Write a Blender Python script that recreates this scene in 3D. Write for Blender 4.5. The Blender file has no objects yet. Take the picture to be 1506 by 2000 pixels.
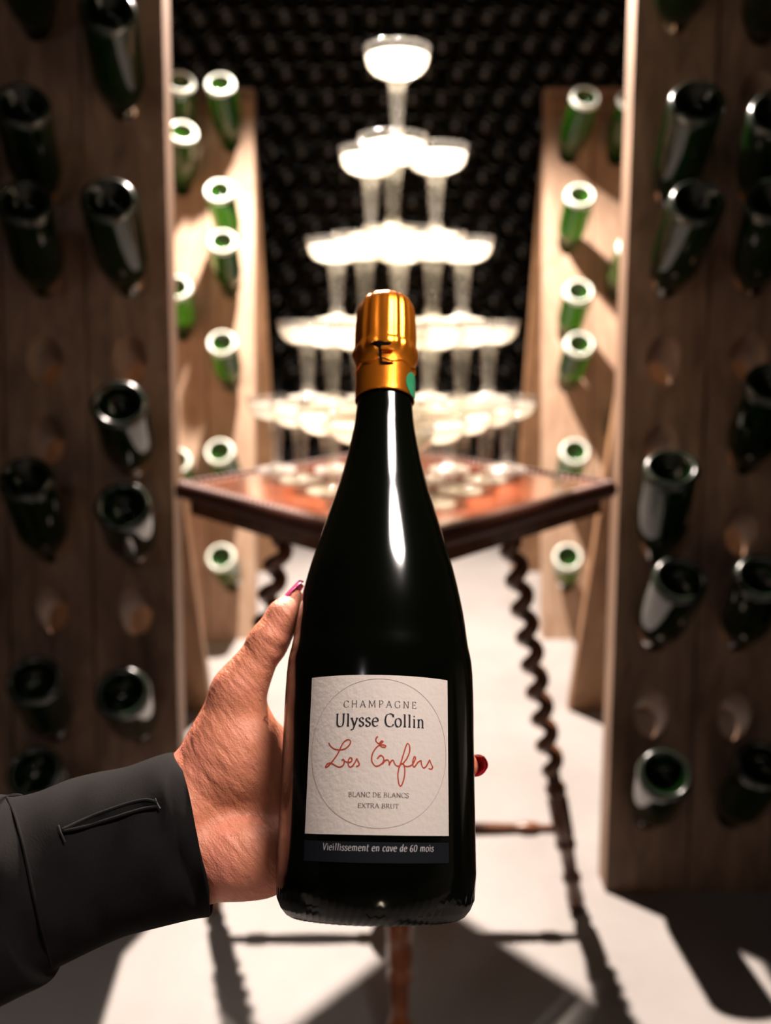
import bpy, bmesh, math, random
import numpy as np
from mathutils import Matrix, Vector, Euler

random.seed(7); np.random.seed(7)
C = bpy.context.scene.collection
SC = bpy.context.scene
PI = math.pi

# ------------------------------------------------------------------ camera
F = 1650.0                      # focal length in pixels of the 1506 x 2000 frame
PITCH = math.radians(13.6)
CAMH = 1.04
CP, SP = math.cos(PITCH), math.sin(PITCH)
cam = bpy.data.cameras.new('camera'); camo = bpy.data.objects.new('camera', cam); C.objects.link(camo)
camo.location = (0, 0, CAMH); camo.rotation_euler = (PI / 2 - PITCH, 0, 0)
cam.sensor_fit = 'AUTO'; cam.sensor_width = 36.0; cam.lens = F / 2000.0 * 36.0
cam.clip_start = 0.02; cam.clip_end = 60
cam.dof.use_dof = True; cam.dof.focus_distance = 0.37; cam.dof.aperture_fstop = 5.6
SC.camera = camo

# ------------------------------------------------------------------ world, lights, exposure
w = bpy.data.worlds.new('world'); SC.world = w; w.use_nodes = True
w.node_tree.nodes['Background'].inputs[0].default_value = (1.0, .82, .66, 1)
w.node_tree.nodes['Background'].inputs[1].default_value = 0.004
SC.view_settings.view_transform = 'Standard'
SC.view_settings.look = 'None'
SC.view_settings.gamma = 1.0
SC.view_settings.use_curve_mapping = False
SC.view_settings.exposure = 0.0
SC.cycles.transparent_max_bounces = 64
SC.cycles.caustics_refractive = False
SC.cycles.max_bounces = 10
SC.cycles.sample_clamp_indirect = 6.0


def lamp(name, kind, loc, energy, color, target=None, **kw):
    l = bpy.data.lights.new(name, kind); l.energy = energy; l.color = color
    for k, v in kw.items(): setattr(l, k, v)
    o = bpy.data.objects.new(name, l); C.objects.link(o); o.location = loc
    if target is not None:
        o.rotation_euler = (Vector(target) - Vector(loc)).to_track_quat('-Z', 'Y').to_euler()
    return o


# the bright spot of the cellar above and behind the glass tower
lamp('tower_spot', 'SPOT', (-0.2, 2.42, 2.42), 1030, (1.0, .84, .73), (0.0, 1.45, 0.4),
     spot_size=math.radians(118), spot_blend=.35, shadow_soft_size=.035)
# unseen narrow spot over the tower, added to whiten glasses and tabletop
lamp('tower_fill_spot', 'SPOT', (0.02, 1.34, 2.72), 2700, (1.0, .86, .74), (0.02, 1.27, .77),
     spot_size=math.radians(13.8), spot_blend=.7, shadow_soft_size=.03)
# small panel lamp above the photographer's hand
lamp('overhead_lamp', 'AREA', (0.235, 0.33, 1.56), 1.3, (1.0, .89, .82), (-.04, .39, 1.0),
     shape='ELLIPSE', size=.19, size_y=.24, spread=math.radians(70))
# small warm lamp further back in the cellar
lamp('doorway_lamp', 'AREA', (0.25, -2.3, .50), 2.4, (1.0, .80, .58), (0.1, 1.5, .9),
     shape='RECTANGLE', size=.18, size_y=.26)
lamp('far_lamp', 'AREA', (-0.75, -1.2, 2.3), 2.6, (.95, .85, .9), (-.2, 1.3, .9), shape='DISK', size=.16)


# ------------------------------------------------------------------ coordinates
def c2w(x, y, z):
    """point seen from the camera: x right, y up, z forward -> world"""
    return Vector((x, z * CP + y * SP, CAMH + y * CP - z * SP))


def project(p):
    Y, Z = p[1], p[2] - CAMH
    z = Y * CP - Z * SP; y = Y * SP + Z * CP
    return 753 + F * p[0] / z, 1000 - F * y / z, z


# ------------------------------------------------------------------ materials
def mat(name, color=(.5, .5, .5), rough=.5, metal=0.0, **kw):
    m = bpy.data.materials.new(name); m.use_nodes = True
    b = m.node_tree.nodes['Principled BSDF']
    b.inputs['Base Color'].default_value = (*color, 1)
    b.inputs['Roughness'].default_value = rough
    b.inputs['Metallic'].default_value = metal
    for k, v in kw.items(): b.inputs[k.replace('_', ' ')].default_value = v
    return m


def N(m, t, **kw):
    n = m.node_tree.nodes.new(t)
    for k, v in kw.items():
        if k in n.inputs: n.inputs[k].default_value = v
        else: setattr(n, k, v)
    return n


def L(m, a, b): m.node_tree.links.new(a, b)


def coords(m, scale=(1, 1, 1), rot=(0, 0, 0)):
    tc = N(m, 'ShaderNodeTexCoord'); mp = N(m, 'ShaderNodeMapping')
    mr = N(m, 'ShaderNodeMapping')          # turn first, then stretch
    mp.inputs['Scale'].default_value = scale; mr.inputs['Rotation'].default_value = rot
    L(m, tc.outputs['Object'], mr.inputs['Vector']); L(m, mr.outputs['Vector'], mp.inputs['Vector']); return mp.outputs['Vector']


def noise_color(m, stops, scale=5, detail=6, mscale=(1, 1, 1), rough=.6, rot=(0, 0, 0), dist=0):
    b = m.node_tree.nodes['Principled BSDF']
    n = N(m, 'ShaderNodeTexNoise'); n.inputs['Scale'].default_value = scale; n.inputs['Detail'].default_value = detail
    n.inputs['Roughness'].default_value = rough; n.inputs['Distortion'].default_value = dist
    L(m, coords(m, mscale, rot), n.inputs['Vector'])
    r = N(m, 'ShaderNodeValToRGB'); e = r.color_ramp.elements
    e[0].position, e[0].color = stops[0][0], (*stops[0][1], 1)
    e[1].position, e[1].color = stops[-1][0], (*stops[-1][1], 1)
    for p, c in stops[1:-1]:
        x = e.new(p); x.color = (*c, 1)
    L(m, n.outputs['Fac'], r.inputs['Fac']); L(m, r.outputs['Color'], b.inputs['Base Color'])
    return n


def bump(m, scale, strength, dist, mscale=(1, 1, 1), rot=(0, 0, 0), kind='ShaderNodeTexNoise', detail=4, prev=None):
    b = m.node_tree.nodes['Principled BSDF']
    n = N(m, kind); n.inputs['Scale'].default_value = scale
    if 'Detail' in n.inputs: n.inputs['Detail'].default_value = detail
    L(m, coords(m, mscale, rot), n.inputs['Vector'])
    bp = N(m, 'ShaderNodeBump'); bp.inputs['Strength'].default_value = strength; bp.inputs['Distance'].default_value = dist
    out = n.outputs['Fac'] if 'Fac' in n.outputs else n.outputs[0]
    L(m, out, bp.inputs['Height'])
    if prev is not None: L(m, prev.outputs[0], bp.inputs['Normal'])
    L(m, bp.outputs[0], b.inputs['Normal']); return bp


M = {}
m = M['floor'] = mat('polished_concrete', rough=.55)
noise_color(m, [(.3, (.225, .208, .200)), (.55, (.285, .268, .258)), (.75, (.315, .298, .288))], 2.2, 8)
bump(m, 14, .25, .004)
m = M['wall'] = mat('dark_stone', rough=.9); noise_color(m, [(.3, (.03, .025, .02)), (.7, (.08, .065, .05))], 3, 8)
bump(m, 6, .5, .03)


def wood(name, a, b_, c, rough=.6):
    m = mat(name, rough=rough)
    noise_color(m, [(.32, a), (.52, b_), (.72, c)], 6, 8, (6, 6, .55), dist=.6)
    bump(m, 30, .25, .002, (4, 4, .25))
    return m


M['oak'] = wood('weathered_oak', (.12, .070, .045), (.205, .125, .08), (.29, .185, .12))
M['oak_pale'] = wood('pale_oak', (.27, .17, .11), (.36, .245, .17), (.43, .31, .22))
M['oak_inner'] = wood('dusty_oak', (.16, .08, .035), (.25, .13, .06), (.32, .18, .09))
m = M['mahogany'] = mat('varnished_mahogany', rough=.2, Coat_Weight=1.0, Coat_Roughness=.08)
noise_color(m, [(.3, (.07, .016, .008)), (.55, (.16, .040, .017)), (.75, (.24, .066, .028))], 7, 8, (1, 8, 8))
bump(m, 40, .08, .0006, (1, 6, 6))
m = M['mahogany_edge'] = mat('dark_mahogany', (.070, .019, .009), .5, Specular_IOR_Level=.3)
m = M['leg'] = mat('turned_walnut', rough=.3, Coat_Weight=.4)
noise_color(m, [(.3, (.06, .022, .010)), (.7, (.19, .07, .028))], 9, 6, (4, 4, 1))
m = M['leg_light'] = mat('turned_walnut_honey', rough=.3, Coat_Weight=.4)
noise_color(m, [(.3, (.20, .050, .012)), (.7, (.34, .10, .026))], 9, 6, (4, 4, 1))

M['bottle_green'] = mat('green_bottle_glass', (.035, .18, .010), .04, Transmission_Weight=.8, IOR=1.5)
M['bottle_dark'] = mat('dark_bottle_glass', (.004, .016, .003), .06, Transmission_Weight=.5, IOR=1.40)
M['bottle_black'] = mat('black_bottle_glass', (.004, .006, .003), .045, IOR=1.62)
M['heel_lit'] = mat('lit_heel_glass', (.88, .95, .86), .18, Transmission_Weight=.3, IOR=1.5)  # whitened to imitate rings glowing under the strong lamp
M['heel'] = mat('shaded_heel_glass', (.012, .018, .012), .22, IOR=1.6)  # same ring with shade put into its colour, for the unlit near bottles
M['crown'] = mat('crown_cap_steel', (.25, .22, .2), .4, .9)
M['held_glass'] = mat('very_dark_green_glass', (.0012, .0018, .0008), .11, IOR=1.48)
bump(M['held_glass'], 70, .05, .0006)

m = M['foil'] = mat('copper_orange_foil', (.95, .27, .018), .27, .85)
bump(m, 90, .25, .0008, (1, 1, .4))
M['dark'] = mat('black_gap', (.003, .003, .003), 1.0, Specular_IOR_Level=.05)
M['wire'] = mat('muselet_wire', (.12, .1, .09), .3, 1.0)
M['green_print'] = mat('green_foil_print', (.03, .25, .11), .45)
m = M['paper'] = mat('textured_cream_paper', (.80, .70, .64), .85)
bump(m, 420, .55, .0004, (1, 1, 1), detail=3)
M['band'] = mat('navy_paper_band', (.0035, .0045, .009), .8, Specular_IOR_Level=.25)
bump(M['band'], 500, .4, .0003)
M['ink_black'] = mat('black_ink', (.012, .012, .02), .6)
M['ink_grey'] = mat('grey_ink', (.085, .075, .08), .7)
M['ink_brown'] = mat('brown_grey_ink', (.13, .085, .08), .7)
M['ink_red'] = mat('red_orange_ink', (.50, .055, .018), .6)
M['ink_white'] = mat('pale_print', (.62, .58, .58), .6)
M['ink_line'] = mat('fine_grey_line', (.36, .28, .26), .7)
M['silver'] = mat('silver_ring', (.55, .52, .5), .12, 1.0)
M['nail_pink'] = mat('pink_nail_lacquer', (.62, .07, .22), .22, Coat_Weight=.8)
M['nail_red'] = mat('red_nail_lacquer', (.55, .008, .03), .2, Coat_Weight=.8)

# skin: mottled, finely creased
m = M['skin'] = mat('skin', rough=.42, Subsurface_Weight=.12, Subsurface_Scale=.004)
m.node_tree.nodes['Principled BSDF'].inputs['Subsurface Radius'].default_value = (1, .35, .2)
noise_color(m, [(.28, (.66, .225, .115)), (.5, (.77, .275, .160)), (.72, (.80, .27, .19))], 38, 4)
b1 = bump(m, 300, .6, .0020, (1.0, .6, .30), (0, math.radians(40), 0), detail=7)
b2 = bump(m, 850, .8, .0007, (1, 1, 1), kind='ShaderNodeTexVoronoi', prev=b1)
m.node_tree.nodes['Voronoi Texture'].feature = 'DISTANCE_TO_EDGE'

m = M['cloth'] = mat('black_twill', rough=.9, Specular_IOR_Level=.12)
noise_color(m, [(.3, (.0040, .0033, .0033)), (.7, (.0075, .0063, .0063))], 60, 4)
bump(m, 1500, .4, .0003, (1, 1, .35), (0, math.radians(35), 0))
M['thread'] = mat('grey_stitching', (.02, .019, .019), .8)


def thin_glass(name, edge_gain, tint, glow):
    """thin clear plastic or glass: mostly see-through, mirror-like towards its edges"""
    m = bpy.data.materials.new(name); m.use_nodes = True
    nt = m.node_tree; nt.nodes.clear()
    out = N(m, 'ShaderNodeOutputMaterial')
    tr = N(m, 'ShaderNodeBsdfTransparent'); tr.inputs[0].default_value = (*tint, 1)
    gl = N(m, 'ShaderNodeBsdfGlossy'); gl.inputs['Roughness'].default_value = .06
    df = N(m, 'ShaderNodeBsdfTranslucent'); df.inputs[0].default_value = (.95, .93, .88, 1)
    d2 = N(m, 'ShaderNodeBsdfDiffuse'); d2.inputs[0].default_value = (.95, .93, .88, 1)
    mixd = N(m, 'ShaderNodeMixShader'); L(m, df.outputs[0], mixd.inputs[1]); L(m, d2.outputs[0], mixd.inputs[2])
    lw = N(m, 'ShaderNodeLayerWeight'); lw.inputs['Blend'].default_value = .28
    mul = N(m, 'ShaderNodeMath', operation='MULTIPLY_ADD'); mul.inputs[1].default_value = edge_gain; mul.inputs[2].default_value = .045
    L(m, lw.outputs['Facing'], mul.inputs[0])
    m1 = N(m, 'ShaderNodeMixShader'); L(m, mul.outputs[0], m1.inputs[0]); L(m, tr.outputs[0], m1.inputs[1]); L(m, gl.outputs[0], m1.inputs[2])
    m2 = N(m, 'ShaderNodeMixShader'); m2.inputs[0].default_value = glow  # share of white scatter, imitating light caught in the glass
    L(m, m1.outputs[0], m2.inputs[1]); L(m, mixd.outputs[0], m2.inputs[2]); L(m, m2.outputs[0], out.inputs[0])
    return m


M['coupe'] = thin_glass('clear_coupe', .45, (.97, .965, .96), .018)
M['coupe_stem'] = thin_glass('clear_coupe_stem', .5, (.95, .95, .93), .04)
M['coupe_foot'] = thin_glass('glowing_coupe_foot', .5, (.97, .97, .96), .30)  # extra white imitates light gathered in the feet
M['fizz'] = thin_glass('champagne', .2, (.985, .96, .88), .34)  # white mixed in for bubbles and for light glowing in the wine


# ------------------------------------------------------------------ mesh helpers
def mesh_obj(name, verts, faces, material, parent=None, smooth=False, matrix=None):
    me = bpy.data.meshes.new(name)
    me.from_pydata([tuple(v) for v in verts], [], [tuple(f) for f in faces]); me.validate()
    if material: me.materials.append(material)
    if smooth: me.polygons.foreach_set('use_smooth', [True] * len(me.polygons))
    o = bpy.data.objects.new(name, me); C.objects.link(o)
    if matrix is not None: o.matrix_world = matrix
    if parent: o.parent = parent
    return o


def empty(name, matrix=None, loc=None):
    o = bpy.data.objects.new(name, None); C.objects.link(o); o.empty_display_size = .05
    if matrix is not None: o.matrix_world = matrix
    if loc is not None: o.location = loc
    return o


def tag(o, label=None, cat=None, group=None, kind=None):
    for k, v in (('label', label), ('category', cat), ('group', group), ('kind', kind)):
        if v: o[k] = v
    return o


def share(o, name, parent=None, matrix=None):
    c = o.copy(); c.name = name; C.objects.link(c); c.parent = parent
    if matrix is not None: c.matrix_world = matrix
    return c


def lathe(prof, n=32, fn=None, close=False):
    """prof: (r, z) list; fn(theta, i, r, z) -> r"""
    V, Fc = [], []
    for i, (r, z) in enumerate(prof):
        for k in range(n):
            t = 2 * PI * k / n
            rr = fn(t, i, r, z) if fn else r
            V.append((rr * math.cos(t), rr * math.sin(t), z))
    for i in range(len(prof) - 1):
        for k in range(n):
            a, b = i * n + k, i * n + (k + 1) % n
            Fc.append((a, b, b + n, a + n))
    return V, Fc


def box(x0, x1, y0, y1, z0, z1):
    V = [(x, y, z) for x in (x0, x1) for y in (y0, y1) for z in (z0, z1)]
    return V, [(0, 1, 3, 2), (4, 6, 7, 5), (0, 4, 5, 1), (2, 3, 7, 6), (0, 2, 6, 4), (1, 5, 7, 3)]


def join(parts):
    V, Fc = [], []
    for v, f in parts:
        k = len(V); V += list(v); Fc += [tuple(i + k for i in q) for q in f]
    return V, Fc


def tube(pts, rad, n=10, cap=True):
    pts = [Vector(p) for p in pts]; V, Fc = [], []
    T0 = (pts[1] - pts[0]).normalized()
    up = Vector((0, 0, 1)) if abs(T0.z) < .9 else Vector((1, 0, 0))
    nrm = T0.cross(up).normalized()
    for i, p in enumerate(pts):
        T = (pts[min(i + 1, len(pts) - 1)] - pts[max(i - 1, 0)]).normalized()
        nrm = (nrm - T * nrm.dot(T)).normalized(); bn = T.cross(nrm)
        r = rad[i] if hasattr(rad, '__len__') else rad
        for k in range(n):
            a = 2 * PI * k / n; V.append(p + nrm * (math.cos(a) * r) + bn * (math.sin(a) * r))
    for i in range(len(pts) - 1):
        for k in range(n):
            a, b = i * n + k, i * n + (k + 1) % n; Fc.append((a, b, b + n, a + n))
    if cap:
        Fc.append(tuple(range(n))[::-1]); Fc.append(tuple(range((len(pts) - 1) * n, len(pts) * n)))
    return V, Fc


def bevel(o, wd, seg=2):
    b = o.modifiers.new('bevel', 'BEVEL'); b.width = wd; b.segments = seg; b.limit_method = 'ANGLE'; return o


def catmull(P, k=8):
    P = [np.array(p, float) for p in P]; out = []
    for i in range(len(P) - 1):
        p0, p1, p2, p3 = P[max(i - 1, 0)], P[i], P[i + 1], P[min(i + 2, len(P) - 1)]
        for j in range(k):
            t = j / k
            out.append(.5 * ((2 * p1) + (p2 - p0) * t + (2 * p0 - 5 * p1 + 4 * p2 - p3) * t * t + (3 * p1 - p0 - 3 * p2 + p3) * t ** 3))
    out.append(P[-1]); return out


# ------------------------------------------------------------------ setting
def struct(name, V, Fc, material):
    o = mesh_obj(name, V, Fc, material); o['kind'] = 'structure'; return o


struct('floor', *box(-3.2, 3.2, -3.5, 4.6, -.1, 0), M['floor'])
struct('wall_back', *box(-3.2, 3.2, 4.4, 4.6, 0, 2.9), M['wall'])
struct('wall_left', *box(-3.2, -3.0, -3.5, 4.4, 0, 2.9), M['wall'])
struct('wall_right', *box(3.0, 3.2, -3.5, 4.4, 0, 2.9), M['wall'])
struct('wall_front', *box(-3.2, 3.2, -3.7, -3.5, 0, 2.9), M['wall'])
struct('ceiling', *box(-3.2, 3.2, -3.7, 4.6, 2.9, 3.0), M['wall'])

# ------------------------------------------------------------------ storage bottle
BL = .302
prof = [(.0002, .032), (.008, .031), (.018, .026), (.026, .016), (.031, .006), (.0345, .0012), (.037, 0), (.0395, .001),
        (.0418, .004), (.0435, .009), (.0440, .018), (.0440, .13), (.0432, .148), (.0400, .165), (.0340, .183), (.0265, .203),
        (.0205, .222), (.0168, .242), (.0150, .262), (.0145, .284), (.0160, .287), (.0160, .292), (.0140, .294), (.0140, .2965), (.0002, .2965)]
ringprof = [(.0330, .0030), (.0347, .0007), (.0370, -.0005), (.0398, .0005), (.0423, .0037), (.0441, .0090), (.0444, .0120)]
capprof = [(.0157, .2915), (.0163, .2935), (.0155, .2985), (.013, .302), (.0002, .302)]


def heel(t, i, r, z): return r + (.0005 * math.cos(t * 44) if i in (6, 7, 8) else 0)


bp_v, bp_f = lathe(prof, 88, heel)
mg_v, mg_f = lathe([(r * 1.28, z * 1.0) for r, z in prof], 24)
rg_v, rg_f = lathe(ringprof, 88, lambda t, i, r, z: r + (.0005 * math.cos(t * 44) if 1 < i < 6 else 0))
cp_v, cp_f = lathe(capprof, 20, lambda t, i, r, z: r + (.0005 * math.cos(t * 10) if i < 2 else 0))


def align_z(origin, d, roll=0):
    q = Vector(d).to_track_quat('Z', 'Y')
    return Matrix.Translation(origin) @ q.to_matrix().to_4x4() @ Matrix.Rotation(roll, 4, 'Z')


protos = {}


def rack_bottle(origin, d, material, label, group, cat='bottle', name='champagne_bottle'):
    """glass body (with its punt) and crown cap"""
    mw = align_z(origin, d, random.uniform(0, 6))
    if material not in protos:
        r = empty(name, mw)
        g = mesh_obj('glass_body', bp_v, bp_f, M[material], r, True)
        k = mesh_obj('crown_cap', cp_v, cp_f, M['crown'], r, True)
        h_ = mesh_obj('heel_ring', rg_v, rg_f, M['heel_lit' if material == 'bottle_green' else 'heel'], r, True)
        protos[material] = (g, k, h_)
    else:
        r = empty(name, mw)
        for src, nm in zip(protos[material], ('glass_body', 'crown_cap', 'heel_ring')):
            c = src.copy(); c.name = nm; C.objects.link(c); c.parent = r
    tag(r, label, cat, group); return r


# ------------------------------------------------------------------ riddling racks (A-frames)
LEAN = math.radians(12.4)
SL, CL = math.sin(LEAN), math.cos(LEAN)
BLEN, THK, PW = 1.76, .05, .1525
NSEG = 24


def front_pt(x, d, s): return (x, s * SL + d * CL, s * CL - d * SL)


def back_pt(x, d, s): return (x, .75 - s * SL - d * CL, s * CL - d * SL)


def plank_mesh(x0, x1, holes, pt, flip):
    """one plank with oval, slanting neck holes; holes = [s of hole centre]"""
    V, Fc = [], []
    cx = (x0 + x1) / 2
    holes = sorted(holes); hw, hh = .0295, .042
    cuts = [0.0]
    for i, s in enumerate(holes):
        lo = s - .06 if i == 0 else (holes[i - 1] + s) / 2
        if i == 0 or lo - (holes[i - 1] + .06) > .012: pass
        cuts.append(None)
    # build vertical list of strips: ('solid', a, b) or ('hole', a, b, s)
    strips = []; pos = 0.0
    for i, s in enumerate(holes):
        a = max(pos, s - .07); b = s + .07
        if i + 1 < len(holes) and b > holes[i + 1] - .07: b = (s + holes[i + 1]) / 2
        if a > pos + 1e-4: strips.append(('solid', pos, a, 0))
        strips.append(('hole', a, b, s)); pos = b
    strips.append(('solid', pos, BLEN, 0))

    def vid(x, d, s): V.append(pt(x, d, s)); return len(V) - 1
    for kind, a, b, s in strips:
        if kind == 'solid':
            q = [vid(x0, 0, a), vid(x1, 0, a), vid(x1, 0, b), vid(x0, 0, b)]; Fc.append(q)
            q = [vid(x0, THK, a), vid(x0, THK, b), vid(x1, THK, b), vid(x1, THK, a)]; Fc.append(q)
        else:
            rings = []
            angs = sorted([2 * PI * k / NSEG + 1e-3 for k in range(NSEG)])
            for d, kx, off, rect in ((0, 0, 0, 1), (0, 1.12, 0, 0), (.006, 1.0, -.001, 0), (THK - .004, .82, -.030, 0), (THK, .86, -.030, 0), (THK, 0, 0, 1)):
                ring = []
                for t in angs:
                    c, sn = math.cos(t), math.sin(t)
                    if rect:
                        X = (x1 - x0) / 2; top = (b - s) if sn > 0 else (s - a)
                        k = min(X / max(abs(c), 1e-6), top / max(abs(sn), 1e-6))
                        ring.append(vid(cx + c * k, d, s + sn * k))
                    else: ring.append(vid(cx + c * hw * kx, d, s + off + sn * hh * kx))
                rings.append(ring)
            for r0, r1 in zip(rings, rings[1:]):
                for k in range(NSEG):
                    k2 = (k + 1) % NSEG; Fc.append((r0[k], r0[k2], r1[k2], r1[k]))
            # fill rectangle corners on both faces
            for ring, d in ((rings[0], 0), (rings[-1], THK)):
                for (X, S) in ((x0, a), (x1, a), (x1, b), (x0, b)):
                    near = sorted(range(NSEG), key=lambda k: (V[ring[k]][0] - pt(X, d, S)[0]) ** 2 + (V[ring[k]][2] - pt(X, d, S)[2]) ** 2 + (V[ring[k]][1] - pt(X, d, S)[1]) ** 2)[:2]
                    Fc.append((ring[near[0]], vid(X, d, S), ring[near[1]]))
    # side and end faces
    for X in (x0, x1): Fc.append([vid(X, 0, 0), vid(X, 0, BLEN), vid(X, THK, BLEN), vid(X, THK, 0)])
    for S in (0, BLEN): Fc.append([vid(x0, 0, S), vid(x1, 0, S), vid(x1, THK, S), vid(x0, THK, S)])
    return V, Fc


def make_rack(name_label, X0, Y0, side, tilt, cols, nplanks, inset, face_mat, group):
    """side +1: planks run to the right from the inner edge; cols: {plank index: [hole s]}"""
    r = empty('riddling_rack'); r.location = (X0, Y0, 0); r.rotation_euler = (0, tilt, 0)
    tag(r, name_label, 'rack', group)
    for i in range(nplanks):
        xa, xb = side * (i * PW), side * ((i + 1) * PW - .004)
        V, Fc = plank_mesh(min(xa, xb), max(xa, xb), cols.get(i, []), front_pt, 0)
        o = mesh_obj('plank', V, Fc, face_mat, r)
        me = o.data
        bm = bmesh.new(); bm.from_mesh(me); bmesh.ops.remove_doubles(bm, verts=bm.verts, dist=1e-5)
        bmesh.ops.recalc_face_normals(bm, faces=bm.faces); bm.to_mesh(me); bm.free()
        # rear panel plank
        xa, xb = side * (inset + i * PW), side * (inset + (i + 1) * PW - .004)
        V = []
        for x in (min(xa, xb), max(xa, xb)):
            for d in (0, .035):
                for s in (0, BLEN - .03): V.append(back_pt(x, d, s))
        o = mesh_obj('rear_plank', V, [(0, 1, 3, 2), (4, 6, 7, 5), (0, 4, 5, 1), (2, 3, 7, 6), (0, 2, 6, 4), (1, 5, 7, 3)], M['oak_inner'], r)
        bevel(o, .003)
    W = nplanks * PW
    # cross battens on the inner faces, hinge and floor rail
    for s in (.10, 1.60):
        V = []
        for x in (side * .01, side * (W - .01)):
            for d in (THK, THK + .022):
                for ss in (s, s + .06): V.append(front_pt(x, d, ss))
        bevel(mesh_obj('batten', V, [(0, 1, 3, 2), (4, 6, 7, 5), (0, 4, 5, 1), (2, 3, 7, 6), (0, 2, 6, 4), (1, 5, 7, 3)], M['oak_inner'], r), .002)
    for hx in (.12, W - .12):
        bevel(mesh_obj('hinge', *box(side * hx - .03, side * hx + .03, .35, .40, CL * BLEN - .012, CL * BLEN + .008), M['wire'], r), .002)
    return r


def rack_world(X0, Y0, tilt, x, s, d=0):
    p = front_pt(x, d, s)
    R_ = Matrix.Translation((X0, Y0, 0)) @ Matrix.Rotation(tilt, 4, 'Y')
    return R_ @ Vector(p)


def hole_s_for_py(X0, Y0, tilt, x, py):
    return min(np.arange(.04, 1.72, .002), key=lambda s: abs(project(rack_world(X0, Y0, tilt, x, s))[1] - py))


GRIP = .208
INS = .030


def axis_dir(dep, yaw): return Vector((math.sin(yaw) * math.cos(dep), math.cos(yaw) * math.cos(dep), -math.sin(dep)))


def solve_bottle(H, bpx):
    best = None
    for dep in np.radians(np.arange(14, 62, 1.0)):
        for yaw in np.radians(np.arange(-16, 16.1, 1.0)):
            q = project(H - axis_dir(dep, yaw) * GRIP)
            e = (q[0] - bpx[0]) ** 2 + (q[1] - bpx[1]) ** 2 + (4 * math.degrees(abs(yaw)))
            if best is None or e < best[0]: best = (e, dep, yaw)
    return axis_dir(best[1], best[2])


ordinal = ['topmost', 'second', 'third', 'fourth', 'fifth', 'sixth', 'seventh', 'eighth', 'ninth']


def fill_rack(spec, X0, Y0, side, tilt, desc, colnames, material, group, fixed=None):
    """spec: {plank: [(hole py or None, base (px,py) or None)]}"""
    cols = {}
    for i, items in spec.items():
        x = side * (i + .5) * PW; hs = []; n = 0
        for hp, base in items:
            if hp is None:          # rear racks: slope fixed, hole follows from the base
                best = None
                for s in np.arange(.05, 1.70, .004):
                    H = rack_world(X0, Y0, tilt, x, s)
                    d = axis_dir(math.radians(fixed), 0); e = abs(project(H - d * GRIP)[1] - base[1])
                    if best is None or e < best[0]: best = (e, s, H, d)
                s, H = best[1], best[2]
                d = solve_bottle(H, base)
            else:
                s = hole_s_for_py(X0, Y0, tilt, x, hp); H = rack_world(X0, Y0, tilt, x, s - .013)
                d = solve_bottle(H, base) if base else None
            if all(abs(s - q) > .09 for q in hs): hs.append(float(s))
            if base:
                lab = f'{ordinal[n]} bottle from the top in the {colnames[i]} of the {desc}'
                rack_bottle(H - d * GRIP, d, material, lab, group); n += 1
        cols[i] = hs
    return cols


RX, RY, RT = .402, 1.34, math.radians(1.7)
spec = {0: [(13, (1340, -115)), (359, (1365, 195)), (532, (1365, 392)), (705, None), (878, None), (1051, (1310, 912)), (1224, (1328, 1128)), (1397, None), (1570, (1300, 1510))],
        1: [(40, (1530, -100)), (186, None), (359, (1520, 215)), (532, (1510, 385)), (700, None), (880, (1510, 745)), (1040, None), (1224, (1490, 1125)), (1400, None), (1570, (1490, 1490))],
        2: [(359, (1650, 200)), (532, (1650, 385)), (705, (1650, 570)), (880, (1650, 745)), (1040, (1650, 900)), (1224, (1645, 1110)), (1400, (1640, 1310)), (1570, (1640, 1490))],
        3: [(532, (1800, 385)), (705, (1800, 570)), (880, (1800, 745)), (1040, (1800, 900)), (1224, (1800, 1110)), (1400, (1790, 1310)), (1570, (1790, 1490))]}
cols = fill_rack(spec, RX, RY, 1, RT, 'near right rack', ['inner column', 'second column', 'third column', 'outer column'], 'bottle_dark', 'dark bottles in the near right rack')
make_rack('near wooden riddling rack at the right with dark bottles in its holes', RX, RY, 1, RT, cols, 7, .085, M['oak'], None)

LX, LY, LT = -.372, 1.34, math.radians(-1.0)
spec = {0: [(186, (212, 15)), (532, (212, 385)), (706, None), (885, (232, 785)), (1052, (240, 985)), (1195, None), (1400, (238, 1350))],
        1: [(30, (30, -150)), (359, (42, 200)), (532, (50, 390)), (706, None), (860, None), (1052, (50, 930)), (1190, None), (1400, (66, 1325)), (1560, (66, 1505))],
        2: [(359, (-120, 200)), (706, (-120, 560)), (1224, (-120, 1100)), (1400, None)]}
cols = fill_rack(spec, LX, LY, -1, LT, 'near left rack', ['inner column', 'second column', 'outer column'], 'bottle_dark', 'dark bottles in the near left rack')
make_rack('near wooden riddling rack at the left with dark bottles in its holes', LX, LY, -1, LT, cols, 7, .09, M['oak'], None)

QX, QY = .508, 2.55
spec = {0: [(None, (1145, 188)), (None, (1133, 380)), (None, (1130, 568)), (None, (1131, 670)), (None, (1122, 880)), (None, (1108, 1087))],
        1: [(None, (1235, 190)), (None, (1235, 480)), (None, (1235, 780)), (None, (1235, 980))]}
cols = fill_rack(spec, QX, QY, 1, 0, 'far right rack', ['inner column', 'outer column'], 'bottle_green', 'green bottles in the far right rack', 36)
make_rack('far bright riddling rack standing behind the right end of the table', QX, QY, 1, 0, cols, 4, .0, M['oak_pale'], None)

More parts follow.
